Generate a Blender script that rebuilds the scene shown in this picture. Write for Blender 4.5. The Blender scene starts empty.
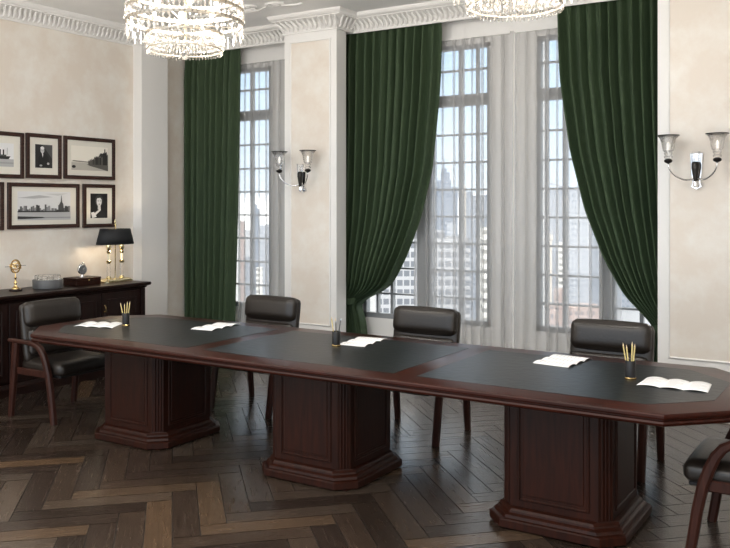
import bpy, bmesh, math, random
from mathutils import Vector, Matrix
random.seed(7)
C = bpy.context.scene.collection
SC = bpy.context.scene
PI = math.pi
R = math.radians

# ------------------------------------------------------------------ camera, sky with added fill, exposure
cam_d = bpy.data.cameras.new('camera')
cam = bpy.data.objects.new('camera', cam_d)
C.objects.link(cam)
YAW = math.atan2(530, 844)
cam.location = (0, 0, 1.67)
cam.rotation_euler = (PI / 2, 0, YAW)
cam_d.sensor_width = 36
cam_d.lens = 36 * 844 / 730
cam_d.shift_y = -69 / 730
cam_d.clip_start = .05
cam_d.clip_end = 9000
SC.camera = cam

SC.view_settings.view_transform = 'Standard'
SC.view_settings.look = 'None'
SC.view_settings.exposure = 1.45
SC.view_settings.gamma = 1
SC.view_settings.use_curve_mapping = False
SC.cycles.max_bounces = 10
SC.cycles.transparent_max_bounces = 24
SC.cycles.transmission_bounces = 8
SC.cycles.caustics_reflective = False
SC.cycles.caustics_refractive = False
SC.cycles.sample_clamp_indirect = 4

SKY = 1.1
LAMP = 34.0
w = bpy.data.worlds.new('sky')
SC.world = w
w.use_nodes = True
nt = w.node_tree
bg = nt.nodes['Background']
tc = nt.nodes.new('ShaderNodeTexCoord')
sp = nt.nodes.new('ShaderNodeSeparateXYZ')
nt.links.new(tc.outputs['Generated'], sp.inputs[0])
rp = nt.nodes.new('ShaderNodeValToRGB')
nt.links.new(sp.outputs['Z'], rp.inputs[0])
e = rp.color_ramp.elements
e[0].position = 0.0; e[0].color = (1.25, 1.22, 1.18, 1)  # glow below the horizon, added to brighten the ceiling
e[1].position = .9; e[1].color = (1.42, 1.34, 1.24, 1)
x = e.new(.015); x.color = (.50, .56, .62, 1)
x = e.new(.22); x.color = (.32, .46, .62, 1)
x = e.new(.40); x.color = (1.30, 1.25, 1.18, 1)  # unseen upper dome boosted as fill through the open side behind the camera
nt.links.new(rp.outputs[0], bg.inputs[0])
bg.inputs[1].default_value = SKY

# ------------------------------------------------------------------ materials
def new_mat(name):
    m = bpy.data.materials.new(name)
    m.use_nodes = True
    return m, m.node_tree, m.node_tree.nodes['Principled BSDF']

def plain(name, col, rough=.5, metal=0, coat=0, spec=.5, emit=None, strength=0, noise=0, nscale=20, bump=0, sheen=0):
    m, t, b = new_mat(name)
    b.inputs['Base Color'].default_value = (*col, 1)
    b.inputs['Roughness'].default_value = rough
    b.inputs['Metallic'].default_value = metal
    b.inputs['Coat Weight'].default_value = coat
    b.inputs['Specular IOR Level'].default_value = spec
    b.inputs['Sheen Weight'].default_value = sheen
    if emit:
        b.inputs['Emission Color'].default_value = (*emit, 1)
        b.inputs['Emission Strength'].default_value = strength
    if noise or bump:
        tc = t.nodes.new('ShaderNodeTexCoord')
        n = t.nodes.new('ShaderNodeTexNoise')
        n.inputs['Scale'].default_value = nscale
        n.inputs['Detail'].default_value = 5
        t.links.new(tc.outputs['Object'], n.inputs['Vector'])
        if noise:
            r = t.nodes.new('ShaderNodeValToRGB')
            r.color_ramp.elements[0].position = .3
            r.color_ramp.elements[1].position = .7
            r.color_ramp.elements[0].color = (*[c * (1 - noise) for c in col], 1)
            r.color_ramp.elements[1].color = (*[min(1, c * (1 + noise)) for c in col], 1)
            t.links.new(n.outputs['Fac'], r.inputs[0])
            t.links.new(r.outputs[0], b.inputs['Base Color'])
        if bump:
            bp = t.nodes.new('ShaderNodeBump')
            bp.inputs['Strength'].default_value = bump
            bp.inputs['Distance'].default_value = .004
            t.links.new(n.outputs['Fac'], bp.inputs['Height'])
            t.links.new(bp.outputs[0], b.inputs['Normal'])
    return m

def wood(name, dark, light, rough=.3, coat=.35, stretch=(14, 14, 1.2)):
    m, t, b = new_mat(name)
    tc = t.nodes.new('ShaderNodeTexCoord')
    mp = t.nodes.new('ShaderNodeMapping')
    mp.inputs['Scale'].default_value = stretch
    n = t.nodes.new('ShaderNodeTexNoise')
    n.inputs['Scale'].default_value = 3.5
    n.inputs['Detail'].default_value = 8
    n.inputs['Distortion'].default_value = .6
    r = t.nodes.new('ShaderNodeValToRGB')
    r.color_ramp.elements[0].position = .32
    r.color_ramp.elements[1].position = .72
    r.color_ramp.elements[0].color = (*dark, 1)
    r.color_ramp.elements[1].color = (*light, 1)
    t.links.new(tc.outputs['Object'], mp.inputs[0])
    t.links.new(mp.outputs[0], n.inputs['Vector'])
    t.links.new(n.outputs['Fac'], r.inputs[0])
    t.links.new(r.outputs[0], b.inputs['Base Color'])
    b.inputs['Roughness'].default_value = rough
    b.inputs['Coat Weight'].default_value = coat
    b.inputs['Coat Roughness'].default_value = .18
    b.inputs['Specular IOR Level'].default_value = .18
    return m

M = {}
M['white'] = plain('white_plaster', (.80, .79, .77), .55)
M['ceil'] = plain('ceiling_plaster', (.90, .90, .895), .6, noise=.03, nscale=3)
M['mahog'] = wood('mahogany', (.011, .0026, .0011), (.027, .0062, .0026), .45, .0)
M['mahog_h'] = wood('mahogany_top', (.015, .0030, .0016), (.037, .0068, .0032), .28, .0, (1.2, 14, 14))
M['credwood'] = wood('dark_mahogany', (.0065, .0024, .0018), (.0145, .0048, .0034), .36, .0)
M['chairwood'] = wood('chair_wood', (.024, .0090, .0066), (.050, .0180, .0125), .36, .0)
M['framewood'] = wood('frame_wood', (.020, .010, .008), (.060, .028, .020), .4, .1, (20, 3, 20))
M['leather'] = plain('chair_leather', (.014, .0105, .0082), .36, noise=.15, nscale=60, bump=.25, spec=.5)
M['inlay'] = plain('inlay_leather', (.0058, .0068, .0080), .36, noise=.45, nscale=24, bump=.5, spec=.36)
M['brass'] = plain('brass', (.72, .52, .24), .22, 1)
M['palebrass'] = plain('pale_brass', (.86, .74, .46), .2, 1)
M['chrome'] = plain('chrome', (.82, .82, .83), .08, 1)
M['silver'] = plain('silver', (.62, .63, .65), .2, 1)
M['black'] = plain('black_lacquer', (.010, .010, .011), .35, spec=.3)
M['shade'] = plain('shade_cloth', (.007, .008, .010), .7)
M['shade_in'] = plain('shade_lining', (.75, .6, .33), .45)
M['paper'] = plain('paper', (.86, .86, .86), .6)
M['ink'] = plain('faint_ink', (.62, .62, .63), .6)
M['pencil'] = plain('yellow_lacquer', (.62, .51, .22), .35)
M['pencil_wood'] = plain('pencil_tip', (.75, .58, .38), .6)
M['pendark'] = plain('dark_pen', (.03, .03, .035), .3)
M['greystone'] = plain('grey_lacquer', (.085, .088, .092), .45)
M['mat'] = plain('mat_board', (.74, .71, .63), .7)
M['iron'] = plain('dark_metal', (.035, .032, .03), .3, .8)
M['winframe'] = plain('window_paint', (.26, .27, .28), .5)
M['bulb'] = plain('lit_bulb', (1, .9, .75), .4, emit=(1, .92, .80), strength=1.3)
M['sleeve'] = plain('candle_sleeve', (.85, .78, .58), .4)

def glass_like(name, col=(1, 1, 1), rough=0, ior=1.45):
    m, t, b = new_mat(name)
    b.inputs['Base Color'].default_value = (*col, 1)
    b.inputs['Roughness'].default_value = rough
    b.inputs['IOR'].default_value = ior
    b.inputs['Transmission Weight'].default_value = 1
    return m
def thin_glass():
    m, t, b = new_mat('clear_glass')
    b.inputs['Base Color'].default_value = (.97, .97, .97, 1)
    b.inputs['Roughness'].default_value = 0; b.inputs['IOR'].default_value = 1.45
    b.inputs['Transmission Weight'].default_value = 1
    tr = t.nodes.new('ShaderNodeBsdfTransparent')
    mx = t.nodes.new('ShaderNodeMixShader'); mx.inputs[0].default_value = .5
    t.links.new(tr.outputs[0], mx.inputs[1]); t.links.new(b.outputs[0], mx.inputs[2])
    t.links.new(mx.outputs[0], t.nodes['Material Output'].inputs[0])
    return m
M['glass'] = thin_glass()
def crystal():
    m, t, b = new_mat('crystal')
    tr = t.nodes.new('ShaderNodeBsdfTransparent'); tr.inputs[0].default_value = (.96, .95, .93, 1)
    gl = t.nodes.new('ShaderNodeBsdfGlossy'); gl.inputs['Roughness'].default_value = .28; gl.inputs[0].default_value = (.62, .60, .57, 1)
    tl = t.nodes.new('ShaderNodeBsdfTranslucent'); tl.inputs[0].default_value = (.9, .88, .85, 1)
    m1 = t.nodes.new('ShaderNodeMixShader'); m1.inputs[0].default_value = .06
    m2 = t.nodes.new('ShaderNodeMixShader'); m2.inputs[0].default_value = .34
    t.links.new(gl.outputs[0], m1.inputs[1]); t.links.new(tl.outputs[0], m1.inputs[2])
    t.links.new(tr.outputs[0], m2.inputs[1]); t.links.new(m1.outputs[0], m2.inputs[2])
    t.links.new(m2.outputs[0], t.nodes['Material Output'].inputs[0])
    return m
M['crystal'] = crystal()

def pane_mat():
    m, t, b = new_mat('window_glass')
    tr = t.nodes.new('ShaderNodeBsdfTransparent')
    tr.inputs[0].default_value = (.95, .97, .98, 1)
    gl = t.nodes.new('ShaderNodeBsdfGlossy')
    gl.inputs['Roughness'].default_value = .02
    mx = t.nodes.new('ShaderNodeMixShader')
    mx.inputs[0].default_value = .06
    t.links.new(tr.outputs[0], mx.inputs[1])
    t.links.new(gl.outputs[0], mx.inputs[2])
    t.links.new(mx.outputs[0], t.nodes['Material Output'].inputs[0])
    return m
M['pane'] = pane_mat()

def sheer_mat():
    m, t, b = new_mat('sheer_voile')
    tr = t.nodes.new('ShaderNodeBsdfTransparent')
    df = t.nodes.new('ShaderNodeBsdfDiffuse')
    df.inputs[0].default_value = (.66, .65, .63, 1)
    tl = t.nodes.new('ShaderNodeBsdfTranslucent')
    tl.inputs[0].default_value = (.60, .61, .63, 1)
    m1 = t.nodes.new('ShaderNodeMixShader'); m1.inputs[0].default_value = .45
    m2 = t.nodes.new('ShaderNodeMixShader'); m2.inputs[0].default_value = .40
    t.links.new(df.outputs[0], m1.inputs[1]); t.links.new(tl.outputs[0], m1.inputs[2])
    t.links.new(tr.outputs[0], m2.inputs[1]); t.links.new(m1.outputs[0], m2.inputs[2])
    t.links.new(m2.outputs[0], t.nodes['Material Output'].inputs[0])
    return m
M['sheer'] = sheer_mat()

def velvet():
    m, t, b = new_mat('green_velvet')
    tc = t.nodes.new('ShaderNodeTexCoord')
    mp = t.nodes.new('ShaderNodeMapping'); mp.inputs['Scale'].default_value = (60, 60, 3)
    n = t.nodes.new('ShaderNodeTexNoise'); n.inputs['Scale'].default_value = 2.0; n.inputs['Detail'].default_value = 6
    r = t.nodes.new('ShaderNodeValToRGB')
    r.color_ramp.elements[0].position = .3; r.color_ramp.elements[1].position = .75
    r.color_ramp.elements[0].color = (.017, .035, .013, 1)
    r.color_ramp.elements[1].color = (.041, .072, .029, 1)
    t.links.new(tc.outputs['Object'], mp.inputs[0]); t.links.new(mp.outputs[0], n.inputs['Vector'])
    t.links.new(n.outputs['Fac'], r.inputs[0]); t.links.new(r.outputs[0], b.inputs['Base Color'])
    b.inputs['Roughness'].default_value = .75
    b.inputs['Sheen Weight'].default_value = .15
    b.inputs['Sheen Roughness'].default_value = .4
    b.inputs['Sheen Tint'].default_value = (.5, .8, .5, 1)
    return m
M['velvet'] = velvet()

def wallpaper():
    m, t, b = new_mat('beige_wallpaper')
    tc = t.nodes.new('ShaderNodeTexCoord')
    n = t.nodes.new('ShaderNodeTexNoise'); n.inputs['Scale'].default_value = 3.2; n.inputs['Detail'].default_value = 7
    n.inputs['Roughness'].default_value = .62
    r = t.nodes.new('ShaderNodeValToRGB')
    r.color_ramp.elements[0].position = .42; r.color_ramp.elements[1].position = .66
    r.color_ramp.elements[0].color = (.735, .665, .585, 1)
    r.color_ramp.elements[1].color = (.80, .765, .705, 1)
    t.links.new(tc.outputs['Object'], n.inputs['Vector'])
    t.links.new(n.outputs['Fac'], r.inputs[0]); t.links.new(r.outputs[0], b.inputs['Base Color'])
    b.inputs['Roughness'].default_value = .5
    return m
M['beige'] = wallpaper()

def floor_mat():
    m, t, b = new_mat('oak_herringbone')
    uv = t.nodes.new('ShaderNodeUVMap'); uv.uv_map = 'grain'
    mp = t.nodes.new('ShaderNodeMapping'); mp.inputs['Scale'].default_value = (2.2, 30, 1)
    n = t.nodes.new('ShaderNodeTexNoise'); n.inputs['Scale'].default_value = 2; n.inputs['Detail'].default_value = 8; n.inputs['Distortion'].default_value = 1.0
    at = t.nodes.new('ShaderNodeAttribute'); at.attribute_name = 'tone'
    r1 = t.nodes.new('ShaderNodeValToRGB')
    el = r1.color_ramp.elements
    el[0].position = 0; el[0].color = (.019, .013, .0095, 1)
    el[1].position = 1; el[1].color = (.082, .050, .028, 1)
    k = el.new(.35); k.color = (.032, .022, .0165, 1)
    k = el.new(.65); k.color = (.044, .030, .021, 1)
    k = el.new(.85); k.color = (.056, .043, .033, 1)
    t.links.new(at.outputs['Fac'], r1.inputs[0])
    r2 = t.nodes.new('ShaderNodeValToRGB')
    r2.color_ramp.elements[0].position = .3; r2.color_ramp.elements[0].color = (.66, .66, .66, 1)
    r2.color_ramp.elements[1].position = .7; r2.color_ramp.elements[1].color = (1.18, 1.16, 1.14, 1)
    t.links.new(uv.outputs[0], mp.inputs[0]); t.links.new(mp.outputs[0], n.inputs['Vector'])
    t.links.new(n.outputs['Fac'], r2.inputs[0])
    mx = t.nodes.new('ShaderNodeMix'); mx.data_type = 'RGBA'; mx.blend_type = 'MULTIPLY'; mx.inputs[0].default_value = 1
    t.links.new(r1.outputs[0], mx.inputs[6]); t.links.new(r2.outputs[0], mx.inputs[7])
    t.links.new(mx.outputs[2], b.inputs['Base Color'])
    rr = t.nodes.new('ShaderNodeMapRange'); rr.inputs[3].default_value = .16; rr.inputs[4].default_value = .34
    t.links.new(n.outputs['Fac'], rr.inputs[0]); t.links.new(rr.outputs[0], b.inputs['Roughness'])
    bp = t.nodes.new('ShaderNodeBump'); bp.inputs['Strength'].default_value = .06; bp.inputs['Distance'].default_value = .002
    t.links.new(n.outputs['Fac'], bp.inputs['Height']); t.links.new(bp.outputs[0], b.inputs['Normal'])
    b.inputs['Specular IOR Level'].default_value = .5
    return m
M['floor'] = floor_mat()
M['gap'] = plain('floor_gap', (.008, .006, .005), .7)

def facade(name, wall, win, sx, sz, fx=.55, fz=.5):
    m, t, b = new_mat(name)
    tc = t.nodes.new('ShaderNodeTexCoord')
    s = t.nodes.new('ShaderNodeSeparateXYZ'); t.links.new(tc.outputs['Object'], s.inputs[0])
    def math_(op, a, bb=None):
        n = t.nodes.new('ShaderNodeMath'); n.operation = op
        for i, v in enumerate((a, bb)):
            if v is None: continue
            if isinstance(v, (int, float)): n.inputs[i].default_value = v
            else: t.links.new(v, n.inputs[i])
        return n.outputs[0]
    h = math_('ADD', s.outputs['X'], s.outputs['Y'])
    a = math_('LESS_THAN', math_('FRACT', math_('DIVIDE', h, sx)), fx)
    c = math_('LESS_THAN', math_('FRACT', math_('DIVIDE', s.outputs['Z'], sz)), fz)
    f = math_('MULTIPLY', a, c)
    mx = t.nodes.new('ShaderNodeMix'); mx.data_type = 'RGBA'
    mx.inputs[6].default_value = (*wall, 1); mx.inputs[7].default_value = (*win, 1)
    t.links.new(f, mx.inputs[0]); t.links.new(mx.outputs[2], b.inputs['Base Color'])
    b.inputs['Roughness'].default_value = .8
    return m

# ------------------------------------------------------------------ mesh helpers
class MB:
    def __init__(self):
        self.bm = bmesh.new()
        self.mi = 0
    def face(self, vs):
        try:
            f = self.bm.faces.new(vs); f.material_index = self.mi; return f
        except ValueError:
            return None
    def verts(self, pts):
        return [self.bm.verts.new(p) for p in pts]
    def box(self, c, s, rot=None, bevel=0, seg=1):
        r = bmesh.ops.create_cube(self.bm, size=1)
        vs = r['verts']
        for v in vs:
            v.co = Vector((v.co.x * s[0], v.co.y * s[1], v.co.z * s[2]))
        fs = list({f for v in vs for f in v.link_faces})
        for f in fs: f.material_index = self.mi
        if bevel:
            es = list({ed for v in vs for ed in v.link_edges})
            rb = bmesh.ops.bevel(self.bm, geom=es, offset=bevel, segments=seg, affect='EDGES', profile=.5)
            vs = list({v for f in rb['faces'] for v in f.verts} | {v for v in vs if v.is_valid})
            for f in {f for v in vs for f in v.link_faces}: f.material_index = self.mi
        mat = Matrix.Translation(Vector(c))
        if rot is not None: mat = mat @ rot.to_4x4()
        for v in vs: v.co = mat @ v.co
        return self
    def box2(self, p0, p1, bevel=0):
        c = [(a + b) / 2 for a, b in zip(p0, p1)]
        s = [abs(b - a) for a, b in zip(p0, p1)]
        return self.box(c, s, bevel=bevel)
    def loft(self, rings, close=True, cap0=True, cap1=True):
        rv = [self.verts(r) for r in rings]
        n = len(rv[0])
        for a, b in zip(rv, rv[1:]):
            for i in range(n if close else n - 1):
                j = (i + 1) % n
                self.face((a[i], a[j], b[j], b[i]))
        if cap0 and close: self.face(list(reversed(rv[0])))
        if cap1 and close: self.face(rv[-1])
        return self
    def lathe(self, prof, c=(0, 0, 0), n=20, axis=None, sx=1, sy=1):
        rings = []
        q = Vector((0, 0, 1)).rotation_difference(Vector(axis).normalized()).to_matrix() if axis else Matrix.Identity(3)
        for r, z in prof:
            r = max(r, .0004)
            rings.append([Vector(c) + q @ Vector((r * sx * math.cos(2 * PI * i / n), r * sy * math.sin(2 * PI * i / n), z)) for i in range(n)])
        return self.loft(rings)
    def tube(self, path, rad, n=8, sec=None):
        """round tube, or a given section [(side, up)] swept along path"""
        P = [Vector(p) for p in path]
        rings = []
        up = None
        for i, p in enumerate(P):
            d = (P[min(i + 1, len(P) - 1)] - P[max(i - 1, 0)]).normalized()
            if up is None:
                up = Vector((0, 0, 1)) if abs(d.z) < .9 else Vector((1, 0, 0))
            sd = d.cross(up)
            if sd.length < 1e-4: sd = d.orthogonal()
            sd.normalize(); up = sd.cross(d).normalized()
            rr = rad[i] if isinstance(rad, (list, tuple)) else rad
            if sec: rings.append([p + sd * (a * rr) + up * (b * rr) for a, b in sec])
            else: rings.append([p + sd * (rr * math.cos(2 * PI * k / n)) + up * (rr * math.sin(2 * PI * k / n)) for k in range(n)])
        return self.loft(rings)
    def board(self, path, width, thick, y0=0, r=.25):
        """board bent in the local XZ plane: path of (x, z); width lies along Y"""
        P = [Vector((p[0], 0, p[1])) for p in path]
        rings = []
        for i, p in enumerate(P):
            d = (P[min(i + 1, len(P) - 1)] - P[max(i - 1, 0)]).normalized()
            nrm = Vector((-d.z, 0, d.x))
            th = thick[i] if isinstance(thick, (list, tuple)) else thick
            wd = width[i] if isinstance(width, (list, tuple)) else width
            b = min(th, wd) * r
            sec = [(-wd/2+b, -th/2), (wd/2-b, -th/2), (wd/2, -th/2+b), (wd/2, th/2-b), (wd/2-b, th/2), (-wd/2+b, th/2), (-wd/2, th/2-b), (-wd/2, -th/2+b)]
            rings.append([p + Vector((0, y0 + a, 0)) + nrm * h for a, h in sec])
        return self.loft(rings)
    def prism(self, poly, z0, z1):
        return self.loft([[(p[0], p[1], z0) for p in poly], [(p[0], p[1], z1) for p in poly]])
    def cushion(self, c, s, r, rot=None, puff=(0, 0, 0), n=10):
        """rounded box with softly swollen faces"""
        bm2 = bmesh.new()
        bmesh.ops.create_cube(bm2, size=2)
        bmesh.ops.subdivide_edges(bm2, edges=bm2.edges[:], cuts=n, use_grid_fill=True)
        h = Vector(s) / 2
        mp = {}
        for v in bm2.verts:
            u = v.co.copy()
            p = Vector([math.copysign(abs(u[k]) ** .8, u[k]) * h[k] for k in range(3)])
            core = Vector([max(-(h[k] - r), min(h[k] - r, p[k])) for k in range(3)])
            d = p - core
            if d.length > 1e-6: p = core + d.normalized() * r
            for k in range(3):
                o = [a for a in range(3) if a != k]
                if puff[k]:
                    p[k] += math.copysign(puff[k] * abs(u[k]) ** 3 * (1 - u[o[0]] ** 2) * (1 - u[o[1]] ** 2), u[k])
            if rot is not None: p = rot @ p
            mp[v] = self.bm.verts.new(Vector(c) + p)
        for f in bm2.faces:
            self.face([mp[v] for v in f.verts])
        bm2.free()
        return self
    def build(self, name, mats, parent=None, smooth=40, loc=None):
        bm = self.bm
        bmesh.ops.recalc_face_normals(bm, faces=bm.faces[:])
        if smooth:
            for f in bm.faces: f.smooth = True
            lim = R(smooth)
            for ed in bm.edges:
                if len(ed.link_faces) == 2:
                    try:
                        ed.smooth = ed.calc_face_angle() < lim
                    except ValueError:
                        pass
        me = bpy.data.meshes.new(name)
        bm.to_mesh(me); bm.free()
        for m in (mats if isinstance(mats, (list, tuple)) else [mats]):
            me.materials.append(m)
        o = bpy.data.objects.new(name, me)
        C.objects.link(o)
        if parent: o.parent = parent
        if loc: o.location = loc
        return o

def tag(o, label, cat, group=None):
    o['label'] = label; o['category'] = cat
    if group: o['group'] = group
    return o
def thing(name, label, cat, loc=(0, 0, 0), rz=0, group=None):
    o = bpy.data.objects.new(name, None); C.objects.link(o)
    o.empty_display_size = .1
    o.location = loc; o.rotation_euler = (0, 0, rz)
    return tag(o, label, cat, group)
def struct(o, label=None):
    o['kind'] = 'structure'
    if label: o['label'] = label
    return o
def kids(o): return [c for c in bpy.data.objects if c.parent is o]
def dup(root, loc, rz, label, group=None):
    def rec(o, par):
        c = o.copy(); C.objects.link(c)
        if par: c.parent = par; c.matrix_parent_inverse = o.matrix_parent_inverse.copy()
        for ch in kids_of.get(o, []): rec(ch, c)
        return c
    kids_of = {}
    for x in bpy.data.objects:
        if x.parent: kids_of.setdefault(x.parent, []).append(x)
    c = rec(root, None)
    c.location = loc; c.rotation_euler = (0, 0, rz); c['label'] = label
    if group: c['group'] = group
    return c

# ------------------------------------------------------------------ the setting: floor
XL, YB, ZC = -7.1, 6.93, 3.60          # left wall, panelled face of the window wall, ceiling
WY = 7.50                              # plane of the windows
def build_floor():
    me = bpy.data.meshes.new('floor'); bm = bmesh.new()
    uvl = bm.loops.layers.uv.new('grain'); tone = bm.faces.layers.float.new('tone')
    W_, L_, g = .14, .70, .0024
    rt = Matrix.Rotation(R(45), 2)
    n = round(L_ / W_)
    rng = random.Random(3)
    def plank(x0, y0, x1, y1, along_x):
        cx, cy = (x0 + x1) / 2, (y0 + y1) / 2
        p = rt @ Vector((cx, cy))
        if not (XL - .5 < p.x < 3.0 and -.2 < p.y < 7.9): return
        pts = [rt @ Vector(q) for q in ((x0 + g, y0 + g), (x1 - g, y0 + g), (x1 - g, y1 - g), (x0 + g, y1 - g))]
        f = bm.faces.new([bm.verts.new((q.x, q.y, 0)) for q in pts])
        f[tone] = rng.random()
        ou, ov = rng.random() * 40, rng.random() * 40
        loc = ((x0, y0), (x1, y0), (x1, y1), (x0, y1))
        for lp, q in zip(f.loops, loc):
            a, b_ = (q[0] - x0, q[1] - y0) if along_x else (q[1] - y0, q[0] - x0)
            lp[uvl].uv = (ou + a, ov + b_)
    for j in range(-90, 90):
        for i in range(-14, 14):
            # horizontal planks step one width to the side with each row, vertical planks fill the stair
            x0 = (j + i * 2 * n) * W_; y0 = j * W_
            plank(x0, y0, x0 + L_, y0 + W_, True)
            xv = x0 + L_; yv = y0 - L_ + W_
            plank(xv, yv, xv + W_, yv + L_, False)
    f = bm.faces.new([bm.verts.new(q) for q in ((XL - .6, -.1, -.003), (3.1, -.1, -.003), (3.1, 8, -.003), (XL - .6, 8, -.003))])
    f.material_index = 1
    bm.to_mesh(me); bm.free()
    me.materials.append(M['floor']); me.materials.append(M['gap'])
    o = bpy.data.objects.new('floor', me); C.objects.link(o)
    struct(o)
build_floor()
struct(MB().box2((XL - .3, 2.3, ZC), (2.3, 7.9, ZC + .15)).build('ceiling', M['ceil'], smooth=0))

# walls
struct(MB().box2((XL - .2, -1.2, 0), (XL, 7.8, ZC)).build('wall_left', M['beige'], smooth=0))
struct(MB().box2((2.0, -1.2, 0), (2.2, 6.93, ZC)).build('wall_right', M['beige'], smooth=0))
OPEN = [(-6.60, -5.95), (-4.72, -3.285), (-2.82, -1.62)]      # window openings
Z0, Z1 = .50, 3.235
b = MB()
b.box2((XL, WY - .01, 0), (2.0, WY + .22, Z0)); b.box2((XL, WY - .01, Z1), (2.0, WY + .22, ZC))
xs = [XL] + [v for o_ in OPEN for v in o_] + [2.0]
for i in range(0, len(xs), 2):
    b.box2((xs[i], WY - .01, Z0), (xs[i + 1], WY + .22, Z1))
b.box2((XL, 7.228, 3.42), (2.0, 7.238, ZC))                        # drop that hides the curtain track
b.box2((-5.20, 7.10, 0), (-4.84, WY, ZC))                        # wall behind the pier
struct(b.build('wall_back', M['white'], smooth=0))

b = MB(); b.box2((-1.60, YB, 0), (2.0, 7.12, ZC))
wr = struct(b.build('wall_back_right', M['white'], smooth=0))
b = MB(); b.box2((-5.33, YB, 0), (-4.685, 7.10, ZC))
pier = struct(b.build('wall_pier', M['white'], smooth=0))
b = MB(); b.box2((XL, 6.51, 0), (-6.97, 6.90, ZC))
pil = struct(b.build('wall_left_pilaster', M['white'], smooth=0))

def panel(parent, x0, x1, z0, z1, y):
    MB().box2((x0, y - .004, z0), (x1, y + .01, z1)).build('panel', M['beige'], parent, smooth=0)
    b = MB(); t = .016
    for (a0, a1, c0, c1) in ((x0 - t, x0, z0 - t, z1 + t), (x1, x1 + t, z0 - t, z1 + t), (x0, x1, z0 - t, z0), (x0, x1, z1, z1 + t)):
        b.box2((a0, y - .014, c0), (a1, y + .002, c1), bevel=.005)
    b.build('panel_moulding', M['white'], parent, smooth=30)
panel(wr, -1.505, 1.9, .475, 3.32, YB)
panel(pier, -5.240, -4.768, .475, 3.32, YB)
b = MB()
for (x0, x1, y) in ((-1.60, 2.0, YB), (-5.33, -4.685, YB)):
    b.box2((x0 - .012, y - .018, 0), (x1 + .012, y + .1, .14), bevel=.006)
struct(b.build('baseboard_back', M['white'], smooth=30))
struct(MB().box2((XL, -1.2, 0), (XL + .016, 6.51, .14), bevel=.005).build('baseboard_left', M['white'], smooth=30))

# cornice swept along the room's outline
PATH = [(XL, -1.1), (XL, 6.51), (-6.97, 6.51), (-6.97, 6.90), (XL, 6.90), (XL, 7.23), (-5.33, 7.23), (-5.33, YB), (-4.685, YB), (-4.685, 7.23), (-1.60, 7.23), (-1.60, YB), (1.99, YB)]
PROF = [(0, 3.415), (.022, 3.415), (.022, 3.428), (.014, 3.432), (.010, 3.450), (.016, 3.480), (.036, 3.514), (.084, 3.535), (.100, 3.540), (.100, 3.548), (.112, 3.552), (.122, 3.575), (.130, 3.585), (.130, 3.5995), (0, 3.5995)]
def miter(i):
    P = [Vector(p) for p in PATH]
    nn = []
    for a, b_ in ((i - 1, i), (i, i + 1)):
        if 0 <= a and b_ < len(P):
            d = (P[b_] - P[a]).normalized(); nn.append(Vector((d.y, -d.x)))
    if len(nn) == 1: return nn[0]
    s_ = nn[0] + nn[1]
    return s_ * (2 / s_.length_squared) if s_.length > 1e-5 else nn[0]
b = MB()
b.loft([[(PATH[i][0] + miter(i).x * o_, PATH[i][1] + miter(i).y * o_, z_) for o_, z_ in PROF] for i in range(len(PATH))])
rib = [(.020, 3.440, 0), (.029, 3.458, .010), (.040, 3.478, .012), (.054, 3.498, .004), (.072, 3.516, -.008), (.090, 3.530, -.010)]
for i in range(len(PATH) - 1):
    p, q = Vector(PATH[i]), Vector(PATH[i + 1]); L_ = (q - p).length
    d = (q - p).normalized(); nv = Vector((d.y, -d.x))
    convex0 = i > 0 and miter(i).dot(d) < -.1; convex1 = i < len(PATH) - 2 and miter(i + 1).dot(d) > .1
    k = max(1, int(round(L_ / .055)))
    if L_ > 6 and i == 0: lo = 60
    else: lo = 0
    for j in range(lo, k):
        s0 = (j + .5) * L_ / k
        pts = []
        for o_, z_, ds in rib:
            a = s0
            if convex0 or convex1: a = L_ / 2 + (s0 - L_ / 2) * (1 + o_ * ((1 if convex0 else 0) + (1 if convex1 else 0)) / L_)
            c_ = p + d * (a + ds) + nv * o_
            pts.append((c_.x, c_.y, z_))
        b.tube(pts, [.008, .013, .0145, .0145, .013, .009], n=6)
struct(b.build('trim_1', M['white'], smooth=50), 'white cornice with a row of S shaped flutes')

# scrolled plaster relief on the ceiling
def scroll(b, cx, cy, s, flip=1, rot=0):
    pts = []
    for k in range(28):
        a = k / 27 * 3.6 * PI
        r_ = s * (1 - k / 27) ** 1.1 + .01
        pts.append((cx + math.cos(a * flip + rot) * r_, cy + math.sin(a * flip + rot) * r_ * .8, ZC - .006))
    b.tube(pts, .013, n=6)
b = MB()
for cx in (-5.55, -3.0):
    for sgn in (1, -1):
        scroll(b, cx + sgn * .22, 6.36, .14, sgn, PI / 2)
        scroll(b, cx + sgn * .50, 6.40, .10, -sgn, 0)
        b.tube([(cx + sgn * (.05 + .09 * k), 6.46 + .05 * math.sin(k * 1.1), ZC - .005) for k in range(9)], .012, n=6)
    b.lathe([(.0, ZC - .022), (.03, ZC - .018), (.06, ZC)], (cx, 6.40, 0), n=12)
struct(b.build('trim_2', M['white'], smooth=50), 'scrolled plaster ornament on the ceiling')

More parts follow.
